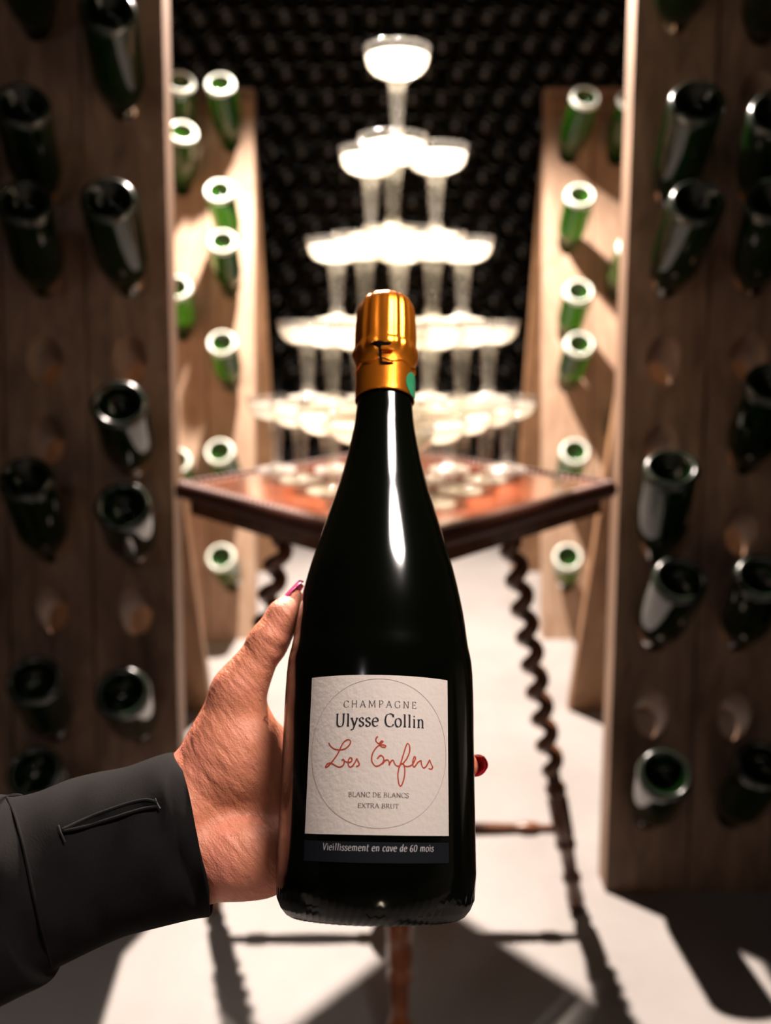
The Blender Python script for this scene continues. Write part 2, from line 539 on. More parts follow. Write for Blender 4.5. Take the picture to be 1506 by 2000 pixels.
PX, PY = -.42, 2.55
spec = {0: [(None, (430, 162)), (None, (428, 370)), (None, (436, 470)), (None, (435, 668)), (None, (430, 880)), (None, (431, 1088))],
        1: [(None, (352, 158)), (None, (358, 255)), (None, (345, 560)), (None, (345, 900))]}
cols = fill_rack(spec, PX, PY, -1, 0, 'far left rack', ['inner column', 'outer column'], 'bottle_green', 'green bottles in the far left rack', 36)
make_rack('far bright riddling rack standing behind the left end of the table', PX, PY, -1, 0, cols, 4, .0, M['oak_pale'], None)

# ------------------------------------------------------------------ wall of stacked bottles
pitch = .115; WY = 3.78
spots = []
for row in range(23):
    for col in range(-17, 18):
        x = col * pitch + (pitch / 2 if row % 2 else 0); z = .058 + row * pitch * .868
        spots.append((x, z, row, col))
spots.sort(key=lambda s: (abs(s[0] - .05) / 1.0) ** 4 + (abs(s[1] - 1.25) / 1.05) ** 4)
rest = []; wproto = None
for k, (x, z, row, col) in enumerate(spots):
    loc = Vector((x + random.uniform(-.004, .004), WY + random.uniform(-.012, .012), z + random.uniform(-.002, .002)))
    d = Vector((random.uniform(-.035, .035), 1, random.uniform(-.03, .03)))
    mw = align_z(loc, d, random.uniform(0, 6))
    if k < 300:
        if wproto is None: o = wproto = mesh_obj('stacked_bottle', mg_v, mg_f, M['bottle_black'], None, True, mw)
        else: o = share(wproto, 'stacked_bottle', None, mw)
        tag(o, 'black bottle lying base outwards in the dark stack behind the glass tower', 'bottle', 'stacked bottles in the back wall of bottles')
    else: rest.append(mw)
V, Fc = [], []
lo_v, lo_f = lathe([(r * 1.28, z) for r, z in prof[:14]], 14)
for mw in rest:
    k = len(V); V += [mw @ Vector(v) for v in lo_v]; Fc += [tuple(i + k for i in f) for f in lo_f]
o = mesh_obj('bottle_stack', V, Fc, M['bottle_black'], None, True)
tag(o, 'outer bottles of the dark bottle stack along the back wall', 'bottle stack', None, 'stuff')

# ------------------------------------------------------------------ table
TX, TY, TH, HD = .017, 1.30, .772, .345
t = empty('side_table', loc=(TX, TY, 0))
tag(t, 'square mahogany table on barley twist legs carrying the coupe tower', 'table')
s2 = HD / math.sqrt(2) * 1.0
rot45 = Matrix.Rotation(math.radians(45.5), 4, 'Z')


def R45(V): return [rot45 @ Vector(v) for v in V]


V, Fc = box(-s2 + .012, s2 - .012, -s2 + .012, s2 - .012, TH - .018, TH)
bevel(mesh_obj('tabletop', R45(V), Fc, M['mahogany'], t), .002)
# carved rope edge: one run of slanting lobes per side
for side in range(4):
    parts = []
    n = 42; Rz = Matrix.Rotation(side * PI / 2, 4, 'Z')
    for k in range(n):
        x = -s2 + (k + .5) * 2 * s2 / n
        pts = [(x - .004, -s2 + .012, TH + .0015), (x - .001, -s2 + .003, TH - .003), (x + .003, -s2 + .001, TH - .012), (x + .006, -s2 + .005, TH - .022)]
        parts.append(tube(pts, [.0045, .0068, .0068, .004], 7))
    V, Fc = join(parts)
    mesh_obj('carved_edge', [rot45 @ (Rz @ Vector(v)) for v in V], Fc, M['mahogany_edge'], t, True)
a = s2 - .014
for side in range(4):
    Rz = Matrix.Rotation(side * PI / 2, 4, 'Z')
    V, Fc = box(-a, a, -a, -a + .018, TH - .050, TH - .018)
    bevel(mesh_obj('apron', [rot45 @ (Rz @ Vector(v)) for v in V], Fc, M['leg'], t), .002)


def leg_parts(ang, material):
    dirv = Vector((math.cos(ang), math.sin(ang), 0))
    foot, top = dirv * .325, dirv * .168 + Vector((0, 0, TH - .02))
    ax = (top - foot).normalized(); Ln = (top - foot).length
    e1 = ax.cross(Vector((dirv.y, -dirv.x, 0))).normalized(); e2 = ax.cross(e1)
    # turned lower part
    ts = [0, .01, .02, .05, .055, .065, .07, .12, .125, .135, .14, .15, .22, .225, .235, .245, .25, .27]
    rs = [.013, .016, .016, .013, .017, .017, .012, .014, .018, .018, .014, .018, .018, .014, .018, .018, .012, .012]
    low = tube([foot + ax * q for q in ts], rs, 16)
    # barley twist
    pts = []; q = .262; k = 0
    while q < Ln - .06:
        env = min(1, (q - .262) / .02, (Ln - .06 - q) / .02); ph = 2 * PI * q / .050
        pts.append(foot + ax * q + (e1 * math.cos(ph) + e2 * math.sin(ph)) * .0105 * env); q += .0035
    tw = tube(pts, .0122, 10)
    up = tube([foot + ax * q for q in (Ln - .065, Ln - .058, Ln - .05, Ln - .045, Ln)], [.012, .017, .017, .02, .02], 12)
    lg = mesh_obj('leg', *low, material, t, True); mesh_obj('leg_block', *up, material, lg, True)
    mesh_obj('barley_twist', *tw, material, lg, True)
    # stretcher from the leg to the hub disc
    h = .156; p1 = foot + ax * (h / ax.z); p0 = Vector((0, 0, h))
    n = 30; pts, rad = [], []
    for i in range(n + 1):
        u = i / n; pts.append(p0.lerp(p1, u))
        r = .008 + .0035 * math.sin(PI * min(1, max(0, (u - .2) / .6)))
        if abs(u - .22) < .035 or abs(u - .80) < .035: r = .0125
        rad.append(r)
    mesh_obj('stretcher', *tube(pts, rad, 12), material, t, True)


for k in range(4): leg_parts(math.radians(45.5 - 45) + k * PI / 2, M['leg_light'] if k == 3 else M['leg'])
V, Fc = lathe([(.0005, .148), (.05, .148), (.056, .152), (.056, .160), (.05, .165), (.02, .168), (.012, .18), (.0005, .184)], 32)
mesh_obj('hub_disc', V, Fc, M['leg'], t, True)

# ------------------------------------------------------------------ coupe tower
bowl = [(.0145, .0830), (.0240, .0852), (.0350, .0900), (.0428, .0985), (.0458, .1095), (.0475, .1235), (.0470, .1240), (.0463, .1235), (.0446, .1097), (.0417, .0995), (.0342, .0915), (.0235, .0868), (.0005, .0850)]
stem = [(.0145, .0830), (.0156, .0800), (.0132, .0765), (.0122, .062), (.0102, .038), (.0086, .020), (.0088, .0165), (.0118, .0145), (.0118, .0115), (.0090, .0095)]
foot = [(.0090, .0095), (.0110, .0070), (.022, .0035), (.034, .0018), (.0345, .0008), (.034, 0), (.0005, .0002)]
liq = [(.0005, .0856), (.0230, .0874), (.0337, .0920), (.0411, .1000), (.0441, .1098), (.0443, .1112), (.0436, .1118), (.0005, .1116)]
geo = {k: lathe(v, 40) for k, v in (('bowl', bowl), ('stem', stem), ('foot', foot), ('champagne', liq))}
cproto = None
CH, DP = .1240, .0978
tiers = ['bottom tier', 'second tier up', 'middle tier', 'second tier from the top', 'very top']
rown = {1: ['back row'], 2: ['back row', 'front'], 3: ['back row', 'middle row', 'front'], 4: ['back row', 'second row', 'third row', 'front'],
        5: ['back row', 'second row', 'third row', 'fourth row', 'front']}
coln = {1: [''], 2: ['left', 'right'], 3: ['left', 'centre', 'right'], 4: ['leftmost', 'second from left', 'third from left', 'rightmost'],
        5: ['leftmost', 'second from left', 'centre', 'fourth from left', 'rightmost']}
for ti, n in enumerate((5, 4, 3, 2, 1)):
    z = TH + .001 + ti * (CH + .0002)
    rot = math.radians([1, -2, -2, -11, 0][ti]); ox = [-.004, 0, .003, .004, 0][ti]
    for r_ in range(n):
        m_ = n - r_
        for c_ in range(m_):
            x = (c_ - (m_ - 1) / 2) * DP; y = -(r_ - (n - 1) / 3) * DP * .8665
            X = x * math.cos(rot) - y * math.sin(rot); Yy = x * math.sin(rot) + y * math.cos(rot)
            loc = (TX + ox + X + random.uniform(-.0006, .0006), TY + Yy + random.uniform(-.0006, .0006), z)
            rt = empty('champagne_coupe', loc=loc)
            lab = 'filled clear coupe at the very top of the glass tower' if n == 1 else \
                f'filled coupe in the {tiers[ti]} of the tower, {rown[n][r_]}' + (f', {coln[m_][c_]}' if m_ > 1 else '')
            tag(rt, lab, 'glass', 'champagne coupes of the tower')
            if cproto is None:
                cproto = [mesh_obj(k, *geo[k], M[{'bowl': 'coupe', 'champagne': 'fizz', 'foot': 'coupe_foot'}.get(k, 'coupe_stem')], rt, True) for k in geo]
            else:
                for src in cproto:
                    c = src.copy(); C.objects.link(c); c.parent = rt

# ------------------------------------------------------------------ the held bottle: its frame
AX = Vector((.0162, .94, .342)).normalized()
B0 = Vector((-.0045, -.1775, .3706))             # base centre, camera axes (x right, y up, z forward)
WB = (Vector((0, 0, 1)) - AX * AX.z).normalized()
UB = AX.cross(WB); UB = UB if UB.x > 0 else -UB
RW = Matrix(((1, 0, 0), (0, SP, CP), (0, CP, -SP))).transposed()      # camera axes -> world


def rw(v): return Vector((v[0], v[2] * CP + v[1] * SP, v[1] * CP - v[2] * SP))


uW, wW, aW = rw(UB), rw(WB), rw(AX)
oW = c2w(*B0)
# local axes of the bottle: x = right, y = away from the viewer, z = towards the neck
BM = Matrix(((uW.x, wW.x, aW.x, oW.x), (uW.y, wW.y, aW.y, oW.y), (uW.z, wW.z, aW.z, oW.z), (0, 0, 0, 1)))


def ray_local(px, py):
    d = Vector(((px - 753) / F, (1000 - py) / F, 1.0))
    o = -B0
    f = lambda v: Vector((v.dot(UB), v.dot(WB), v.dot(AX)))
    return f(o), f(d)


def P(px, py, w_):
    o, d = ray_local(px, py); t_ = (w_ - o.y) / d.y; return o + d * t_


RB = .0445


def on_label(px, py, R=RB):
    o, d = ray_local(px, py)
    a = d.x ** 2 + d.y ** 2; b = 2 * (o.x * d.x + o.y * d.y); c = o.x ** 2 + o.y ** 2 - R * R
    disc = b * b - 4 * a * c
    t_ = (-b - math.sqrt(max(disc, 0))) / (2 * a); p = o + d * t_
    return math.atan2(p.x, -p.y) * R, p.z


def cyl(a, v, R=RB): th = a / R; return (R * math.sin(th), -R * math.cos(th), v)


# profile from the outline (row, width) pairs of the photograph, as true radii along the axis
rows = [(1700, 387), (1500, 377), (1320, 359), (1260, 344), (1207, 326), (1164, 311), (1120, 289), (1078, 259), (1035, 230), (992, 203), (950, 171), (905, 145), (862, 123), (830, 114), (800, 108), (785, 107)]
PR = []
for py, wd in rows:
    p = P(745, py, 0); zc = (B0 + UB * p.x + WB * p.y + AX * p.z).z
    PR.append((wd * zc / (2 * F) * .994, p.z))
rr_ = [p[0] for p in PR]
for _ in range(3): rr_ = rr_[:3] + [(rr_[i - 1] + 2 * rr_[i] + rr_[i + 1]) / 4 for i in range(3, len(rr_) - 1)] + rr_[-1:]
PR = [(r_, p[1]) for r_, p in zip(rr_, PR)]
PR[0] = (RB, PR[0][1]); PR[1] = (RB, PR[1][1]); PR[2] = (RB, PR[2][1])
base = [(.0003, .030), (.012, .028), (.024, .018), (.032, .006), (.0345, .0012), (.0365, 0), (.0385, .0010), (.0408, .0035), (.0428, .0075), (.0440, .0125), (RB, .018)]
bprof = base + [(r, z) for r, z in catmull(PR, 4)]
bprof = [(r, z) for r, z in bprof]
hb = empty('champagne_bottle', BM)
tag(hb, 'large dark champagne bottle with cream label and copper foil held in the hand', 'bottle')
V, Fc = lathe(bprof, 144, lambda t_, i, r, z: r + (.0007 * math.cos(t_ * 72 + (i % 2) * PI) if 5 <= i <= 8 else 0))
zt = bprof[-1][1]; rt_ = bprof[-1][0]
V2, F2 = lathe([(rt_, zt), (.0148, zt + .02), (.0145, zt + .05), (.001, zt + .055)], 144)
mesh_obj('glass_body', *join([(V, Fc), (V2, F2)]), M['held_glass'], hb, True)

# foil
frows = [(785, 116, 0), (770, 115, 0), (745, 115, 0), (722, 116, 0), (714, 118, 0), (706, 122, .4), (698, 126, 1), (690, 124, 1), (683, 119, .8), (672, 118, .9), (655, 117, 1), (635, 114, 1), (618, 111, 1), (606, 106, 1), (598, 98, .8), (592, 84, .5), (588, 60, .2), (586, 20, 0)]
FP = []; FA = []
for py, wd, am in frows:
    p = P(752, py, 0); zc = (B0 + UB * p.x + WB * p.y + AX * p.z).z
    FP.append((wd * zc / (2 * F) * .99, p.z)); FA.append(am)
# keep the crown nearly flat on top
topz = FP[-3][1]
FP[-2] = (FP[-2][0], topz + .0010); FP[-1] = (FP[-1][0], topz + .0014)
ph = [random.uniform(0, 2 * PI) for _ in range(8)]
fr = [3, 5, 8, 11, 13, 17, 21, 26]; fa = [.10, .14, .26, .30, .30, .28, .20, .12]


def crease(t_, z):
    v = sum(a_ * math.cos(f_ * t_ + p_ + 12 * z * (j % 3 - 1)) for j, (f_, a_, p_) in enumerate(zip(fr, fa, ph)))
    return v


FPd = catmull([(r, z, a_) for (r, z), a_ in zip(FP, FA)], 4)
V, Fc = lathe([(p[0], p[1]) for p in FPd], 160, lambda t_, i, r, z: r + FPd[i][2] * .00075 * crease(t_, z))
fo = mesh_obj('foil_capsule', V, Fc, M['foil'], hb, True)
fo['label'] = 'crumpled copper orange foil capsule'
sd = fo.modifiers.new('thick', 'SOLIDIFY'); sd.thickness = .00025; sd.offset = 1


def foil_r(z):
    for p, q in zip(FPd, FPd[1:]):
        if min(p[1], q[1]) <= z <= max(p[1], q[1]): return (p[0] + q[0]) / 2
    return FPd[0][0]


def foil_pt(px, py, lift):
    a_, z = on_label(px, py, .0165); th = a_ / .0165
    o, d = ray_local(px, py); R = foil_r(z) + lift
    for _ in range(3):
        A = d.x ** 2 + d.y ** 2; B = 2 * (o.x * d.x + o.y * d.y); Cc = o.x ** 2 + o.y ** 2 - R * R
        t_ = (-B - math.sqrt(max(B * B - 4 * A * Cc, 0))) / (2 * A); p = o + d * t_; R = foil_r(p.z) + lift
    return p


def foil_patch(name, outline, lift, material, thick=.0003):
    c = foil_pt(sum(p[0] for p in outline) / len(outline), sum(p[1] for p in outline) / len(outline), lift + thick)
    top = [foil_pt(x, y, lift + thick) for x, y in outline]; bot = [foil_pt(x, y, lift - .0004) for x, y in outline]
    n = len(outline); V = top + bot + [c]
    Fc = [(i, (i + 1) % n, 2 * n) for i in range(n)] + [(i, n + i, n + (i + 1) % n, (i + 1) % n) for i in range(n)]
    return mesh_obj(name, V, Fc, material, fo)


foil_patch('foil_tear', [(722, 671), (732, 666), (741, 665), (752, 667), (765, 668), (762, 672), (748, 673), (744, 684), (746, 700), (747, 708), (743, 709), (740, 690), (739, 675), (730, 671)], .0008, M['dark'])
foil_patch('foil_tab', [(745, 675), (762, 674), (770, 680), (768, 684), (752, 682), (744, 681)], .0012, M['foil'], .0008)
foil_patch('foil_slot', [(747, 705), (758, 706), (768, 707), (770, 710), (758, 710), (747, 710)], .0006, M['dark'])
# raised band of foil over the wire
V, Fc = tube([(foil_r(foil_pt(752, 700, 0).z) * math.cos(k * 2 * PI / 60) * 1.0, foil_r(foil_pt(752, 700, 0).z) * math.sin(k * 2 * PI / 60) * 1.0,
               foil_pt(752, 700, 0).z + .0009 * math.sin(k * .9)) for k in range(61)], .0009, 8, False)
mesh_obj('wire_ridge', V, Fc, M['foil'], fo, True)
# green print at the right of the neck foil
zc_ = foil_pt(800, 748, 0).z; gth = math.radians(67); pts = []
for k in range(28):
    t_ = 2 * PI * k / 28; th = gth + math.cos(t_) * .42; rr = FP[2][0] + .0006
    pts.append((rr * math.sin(th), -rr * math.cos(th), zc_ + math.sin(t_) * .0072))
pts.append(((FP[2][0] + .0006) * math.sin(gth), -(FP[2][0] + .0006) * math.cos(gth), zc_))
mesh_obj('round_sticker', pts, [(k, (k + 1) % 28, 28) for k in range(28)], M['green_print'], fo)['label'] = 'green round print on the foil'

# ------------------------------------------------------------------ labels and lettering
corners = [(609.5, 1329), (873, 1336), (876, 1633), (597, 1627.5)]
ca = [on_label(*c) for c in corners]
aL, aR = (ca[0][0] + ca[3][0]) / 2, (ca[1][0] + ca[2][0]) / 2
vT = on_label(741, 1318.5)[1]; vB = (ca[2][1] + ca[3][1]) / 2


def patch(name, a0, a1, v0, v1, R, material, parent, th=.00025, na=48, nv=6):
    V, Fc = [], []
    for layer, RR in ((0, R + th), (1, R - .0002)):
        for j in range(nv + 1):
            for i in range(na + 1):
                V.append(cyl((a0 + (a1 - a0) * i / na) / RB * RR, v0 + (v1 - v0) * j / nv, RR))
    k = (na + 1) * (nv + 1)
    for j in range(nv):
        for i in range(na):
            a_ = j * (na + 1) + i; Fc.append((a_, a_ + 1, a_ + na + 2, a_ + na + 1)); Fc.append((k + a_, k + a_ + na + 1, k + a_ + na + 2, k + a_ + 1))
    for j in range(nv):
        for i in (0, na):
            a_ = j * (na + 1) + i; Fc.append((a_, a_ + na + 1, k + a_ + na + 1, k + a_))
    for i in range(na):
        for j in (0, nv):
            a_ = j * (na + 1) + i; Fc.append((a_, a_ + 1, k + a_ + 1, k + a_))
    return mesh_obj(name, V, Fc, material, parent, False)


label = patch('front_label', aL, aR, vB, vT, RB, M['paper'], hb)
label['label'] = 'cream textured paper label'
vB1 = (on_label(597, 1641)[1] + on_label(876, 1646)[1]) / 2; vB2 = vB1 - .0078
band = patch('neck_band', aL, aR, vB2, vB1, RB, M['band'], hb); band.name = 'lower_band'
band['label'] = 'narrow navy paper band under the label'

# stroke font -----------------------------------------------------------------
G = {}
G['C'] = (.72, [('c', [(.66, .78), (.56, .96), (.38, 1.0), (.16, .87), (.07, .5), (.16, .13), (.38, 0), (.57, .04), (.68, .2)]), ('l', [(.655, .74), (.655, .97)])])
G['H'] = (.82, [('l', [(.15, 0), (.15, 1)]), ('l', [(.67, 0), (.67, 1)]), ('l', [(.15, .52), (.67, .52)]), ('s', .15, 0), ('s', .15, 1), ('s', .67, 0), ('s', .67, 1)])
G['A'] = (.78, [('l', [(.08, 0), (.38, 1)]), ('l', [(.38, 1), (.70, 0)]), ('l', [(.19, .36), (.59, .36)]), ('s', .08, 0), ('s', .70, 0)])
G['M'] = (.98, [('l', [(.13, 0), (.16, 1)]), ('l', [(.16, 1), (.49, .12)]), ('l', [(.49, .12), (.80, 1)]), ('l', [(.80, 1), (.85, 0)]), ('s', .13, 0), ('s', .85, 0), ('s', .14, 1), ('s', .82, 1)])
G['P'] = (.64, [('l', [(.15, 0), (.15, 1)]), ('c', [(.15, .99), (.42, .98), (.57, .75), (.42, .5), (.15, .49)]), ('s', .15, 0), ('s', .12, 1)])
G['G'] = (.80, [('c', [(.66, .78), (.56, .96), (.38, 1.0), (.16, .87), (.07, .5), (.16, .13), (.38, 0), (.57, .04), (.68, .12)]), ('l', [(.67, .08), (.67, .44)]), ('s', .66, .44), ('l', [(.655, .76), (.655, .96)])])
G['N'] = (.84, [('l', [(.14, 0), (.14, 1)]), ('l', [(.14, 1), (.68, 0)]), ('l', [(.68, 0), (.68, 1)]), ('s', .14, 0), ('s', .11, 1), ('s', .68, 1)])
G['E'] = (.66, [('l', [(.15, 0), (.15, 1)]), ('l', [(.08, .985), (.54, .985)]), ('l', [(.15, .52), (.44, .52)]), ('l', [(.08, .015), (.58, .015)]), ('l', [(.54, .82), (.54, 1)]), ('l', [(.575, 0), (.59, .2)]), ('l', [(.44, .44), (.44, .6)])])
G['B'] = (.68, [('l', [(.15, 0), (.15, 1)]), ('c', [(.15, .99), (.40, .98), (.52, .76), (.40, .54), (.15, .53)]), ('c', [(.15, .53), (.44, .52), (.59, .27), (.44, .02), (.15, .01)]), ('s', .12, 0), ('s', .12, 1)])
G['L'] = (.62, [('l', [(.15, 0), (.15, 1)]), ('l', [(.08, .015), (.56, .015)]), ('l', [(.55, 0), (.57, .22)]), ('s', .15, 1)])
G['D'] = (.78, [('l', [(.15, 0), (.15, 1)]), ('c', [(.15, .99), (.45, .96), (.68, .5), (.45, .04), (.15, .01)]), ('s', .12, 0), ('s', .12, 1)])
G['S'] = (.58, [('c', [(.48, .80), (.42, .96), (.28, 1.0), (.10, .85), (.14, .62), (.30, .51), (.47, .38), (.51, .15), (.34, 0), (.16, .03), (.07, .22)]), ('l', [(.07, .05), (.07, .25)]), ('l', [(.48, .78), (.48, .96)])])
G['X'] = (.76, [('l', [(.10, 1), (.66, 0)]), ('l', [(.10, 0), (.63, 1)]), ('s', .10, 1), ('s', .66, 0), ('s', .10, 0), ('s', .63, 1)])
G['T'] = (.68, [('l', [(.34, 0), (.34, 1)]), ('l', [(.06, .985), (.62, .985)]), ('l', [(.06, .8), (.06, 1)]), ('l', [(.62, .8), (.62, 1)]), ('s', .34, 0)])
G['R'] = (.72, [('l', [(.15, 0), (.15, 1)]), ('c', [(.15, .99), (.40, .98), (.54, .76), (.40, .53), (.15, .52)]), ('l', [(.34, .52), (.66, 0)]), ('s', .12, 0), ('s', .12, 1), ('s', .68, 0)])
G['U'] = (.82, [('l', [(.15, .3), (.15, 1)]), ('c', [(.15, .35), (.18, .12), (.30, .01), (.46, 0), (.60, .1), (.66, .35)]), ('l', [(.66, .3), (.66, 1)]), ('s', .15, 1), ('s', .66, 1)])
G['V'] = (.72, [('l', [(.08, 1), (.36, 0)]), ('l', [(.36, 0), (.64, 1)]), ('s', .08, 1), ('s', .64, 1)])
G['l'] = (.34, [('l', [(.17, 0), (.17, 1.0)]), ('l', [(.04, .97), (.17, 1.0)]), ('s', .17, 0)])
G['y'] = (.56, [('l', [(.07, .66), (.29, .02)]), ('l', [(.50, .66), (.29, .02)]), ('c', [(.29, .04), (.22, -.16), (.13, -.27), (.03, -.24)]), ('s', .08, .66), ('s', .48, .66)])
G['s'] = (.46, [('c', [(.37, .54), (.31, .65), (.20, .67), (.09, .57), (.12, .43), (.23, .35), (.35, .27), (.38, .12), (.27, .0), (.14, .01), (.07, .13)])])
G['e'] = (.54, [('c', [(.09, .38), (.28, .385), (.46, .40), (.43, .58), (.29, .67), (.14, .58), (.07, .34), (.14, .08), (.30, 0), (.47, .10)])])
G['o'] = (.58, [('c', [(.28, .67), (.12, .57), (.07, .33), (.13, .09), (.28, 0), (.44, .09), (.50, .33), (.44, .58), (.28, .67)])])
G['i'] = (.34, [('l', [(.17, 0), (.17, .66)]), ('l', [(.05, .63), (.17, .66)]), ('s', .17, 0), ('d', .16, .88)])
G['n'] = (.62, [('l', [(.15, 0), (.15, .66)]), ('l', [(.04, .63), (.15, .66)]), ('c', [(.15, .50), (.27, .65), (.40, .64), (.47, .48), (.47, .0)]), ('s', .15, 0), ('s', .48, 0)])
G['m'] = (.92, [('l', [(.14, 0), (.14, .66)]), ('c', [(.14, .50), (.24, .65), (.37, .64), (.43, .48), (.43, .0)]), ('c', [(.43, .50), (.54, .65), (.67, .64), (.74, .48), (.74, .0)])])
G['t'] = (.40, [('c', [(.19, .92), (.17, .5), (.18, .12), (.24, .01), (.35, .04)]), ('l', [(.05, .63), (.35, .65)])])
G['c'] = (.48, [('c', [(.41, .55), (.30, .67), (.14, .58), (.07, .33), (.14, .07), (.28, 0), (.42, .08)])])
G['a'] = (.54, [('c', [(.42, .62), (.26, .66), (.11, .48), (.08, .2), (.17, .02), (.30, .07), (.42, .35)]), ('c', [(.43, .66), (.40, .3), (.43, .03), (.50, .04)])])
G['v'] = (.50, [('l', [(.07, .66), (.23, 0)]), ('c', [(.23, 0), (.36, .25), (.43, .5), (.38, .66)])])
G['d'] = (.58, [('c', [(.42, .60), (.26, .66), (.11, .48), (.08, .2), (.17, .02), (.30, .07), (.43, .35)]), ('c', [(.46, 1.05), (.43, .5), (.42, .08), (.52, .04)])])
G['6'] = (.58, [('c', [(.44, .92), (.24, .86), (.10, .55), (.09, .22), (.22, .0), (.38, .02), (.46, .22), (.38, .45), (.22, .45), (.11, .28)])])
G['0'] = (.60, [('c', [(.28, .93), (.12, .80), (.08, .45), (.14, .1), (.28, 0), (.44, .12), (.49, .48), (.43, .82), (.28, .93)])])
G[' '] = (.34, [])


def ribbon(pts, wfun, closed=False):
    V, Fc = [], []
    pts = [np.array(p, float) for p in pts]
    for i, p in enumerate(pts):
        tn = pts[min(i + 1, len(pts) - 1)] - pts[max(i - 1, 0)]; ln = np.hypot(*tn) or 1; tn = tn / ln
        w_ = wfun(math.atan2(tn[1], tn[0])) / 2; nn = np.array((-tn[1], tn[0]))
        V += [p + nn * w_, p - nn * w_]
    for i in range(len(pts) - 1): Fc.append((2 * i, 2 * i + 1, 2 * i + 3, 2 * i + 2))
    return V, Fc


def text_geom(txt, thick, thin, serif, spacing, slant=0, upright=False):
    """list of 2-D ribbons in units of the cap height, and the total advance"""
    parts = []; x = 0.0
    wf = lambda t_: thin + (thick - thin) * abs(math.sin(t_ - math.radians(18)))
    for ch in txt:
        adv, st = G[ch]
        for s_ in st:
            if s_[0] == 'l':
                a_, b_ = s_[1]; n = 4
                pts = [(a_[0] + (b_[0] - a_[0]) * i / n, a_[1] + (b_[1] - a_[1]) * i / n) for i in range(n + 1)]
            elif s_[0] == 'c': pts = catmull(s_[1], 5)
            elif s_[0] == 's':
                if not serif: continue
                yy = s_[2] + (thin / 2 if s_[2] < .3 else -thin / 2)
                pts = [(s_[1] - serif, yy), (s_[1], yy), (s_[1] + serif, yy)]
            elif s_[0] == 'd':
                q = [(s_[1] + .065 * math.cos(k * PI / 5) * 1, s_[2] + .065 * math.sin(k * PI / 5)) for k in range(10)]
                parts.append(([(x + p[0], p[1]) for p in q], [tuple(range(10))])); continue
            V, Fc = ribbon(pts, wf)
            parts.append(([(x + p[0] + slant * p[1], p[1]) for p in V], Fc))
        x += adv + spacing
    return parts, x - spacing


def put_text(name, txt, xl, xr, yl, yr, caph, material, parent, thick, thin, serif, spacing, slant=0):
    parts, adv = text_geom(txt, thick, thin, serif, spacing, slant)
    a0, v0 = on_label(xl, yl); a1, v1 = on_label(xr, yr)
    xm, ym = (xl + xr) / 2, (yl + yr) / 2
    h = on_label(xm, ym - caph)[1] - on_label(xm, ym)[1]
    sx = (a1 - a0) / adv; V, Fc = join(parts)
    out = []
    for p in V:
        u = p[0] * sx; f_ = p[0] / adv
        out.append(cyl((a0 + u) / RB * (RB + .00034), v0 + (v1 - v0) * f_ + p[1] * h, RB + .00034))
    return mesh_obj(name, out, Fc, material, parent)


put_text('lettering', 'CHAMPAGNE', 671.5, 813, 1382, 1384.6, 13.2, M['ink_grey'], label, .10, .04, .09, .30)
put_text('lettering', 'Ulysse Collin', 655.5, 828, 1419.2, 1422.5, 25, M['ink_black'], label, .135, .045, .10, .03)
put_text('lettering', 'BLANC DE BLANCS', 680.5, 798, 1556, 1558.6, 9.2, M['ink_brown'], label, .115, .038, .08, .02)
put_text('lettering', 'EXTRA BRUT', 698.6, 778.6, 1577.9, 1579.6, 9.2, M['ink_brown'], label, .115, .038, .08, .02)
put_text('lettering', 'Vieillissement en cave de 60 mois', 630, 846, 1659.8, 1663.2, 13.6, M['ink_white'], band, .11, .055, 0, .03, .12)

# handwritten red words
k1 = lambda q: [(620 + x / 12.55, 1420 + y / 12.55) for x, y in q]
k2 = lambda q: [(720 + x / 10.757, 1420 + y / 10.757) for x, y in q]
scr = [k1([(290, 385), (330, 460), (420, 535), (560, 560), (690, 530), (790, 440), (820, 350), (770, 310), (690, 340), (620, 420), (560, 550), (480, 700), (370, 850), (280, 950), (215, 990), (212, 965), (260, 900), (340, 885), (430, 930), (530, 980), (620, 955), (662, 890), (660, 820), (640, 795), (605, 825)]),
       k1([(660, 825), (720, 855), (790, 868), (850, 825), (845, 765), (800, 760), (765, 820), (765, 920), (800, 980), (860, 960), (920, 880), (970, 775)]),
       k1([(968, 765), (1000, 830), (1030, 900), (1010, 950), (955, 965)]),
       k2([(195, 198), (158, 240), (160, 300), (215, 350), (270, 335), (300, 308), (280, 293), (240, 330), (235, 372), (300, 375), (360, 395), (340, 425), (280, 418), (225, 388), (150, 450), (85, 560), (65, 680), (90, 760), (150, 820), (230, 805), (300, 740), (318, 670), (290, 610), (240, 600), (180, 672)]),
       k2([(290, 780), (340, 710), (400, 690), (430, 740), (430, 812)]), k2([(430, 805), (470, 720), (515, 700), (545, 770), (590, 818), (650, 815)]),
       k2([(640, 850), (690, 700), (750, 500), (790, 380), (820, 350), (855, 400), (855, 520), (800, 660), (720, 765)]),
       k2([(645, 820), (622, 930), (612, 1020), (630, 1180), (665, 1242), (705, 1190), (745, 1050), (757, 900), (735, 790), (700, 765), (665, 800)]),
       k2([(700, 770), (760, 820), (830, 828), (910, 790), (960, 710), (980, 650), (960, 622), (932, 680), (920, 780), (945, 845), (990, 800), (1030, 740), (1095, 705)]),
       k2([(1095, 700), (1105, 780), (1140, 858), (1190, 840), (1240, 760), (1275, 690)]), k2([(1272, 685), (1300, 760), (1335, 840), (1310, 885), (1250, 872)])]
parts = []
for s_ in scr:
    pts = catmull(s_, 6)
    q = [on_label(x, y) for x, y in pts]
    V, Fc = ribbon(q, lambda t_: .00040 + .00020 * abs(math.sin(t_ + .7)))
    parts.append(([cyl(p[0] / RB * (RB + .00034), p[1], RB + .00034) for p in V], Fc))
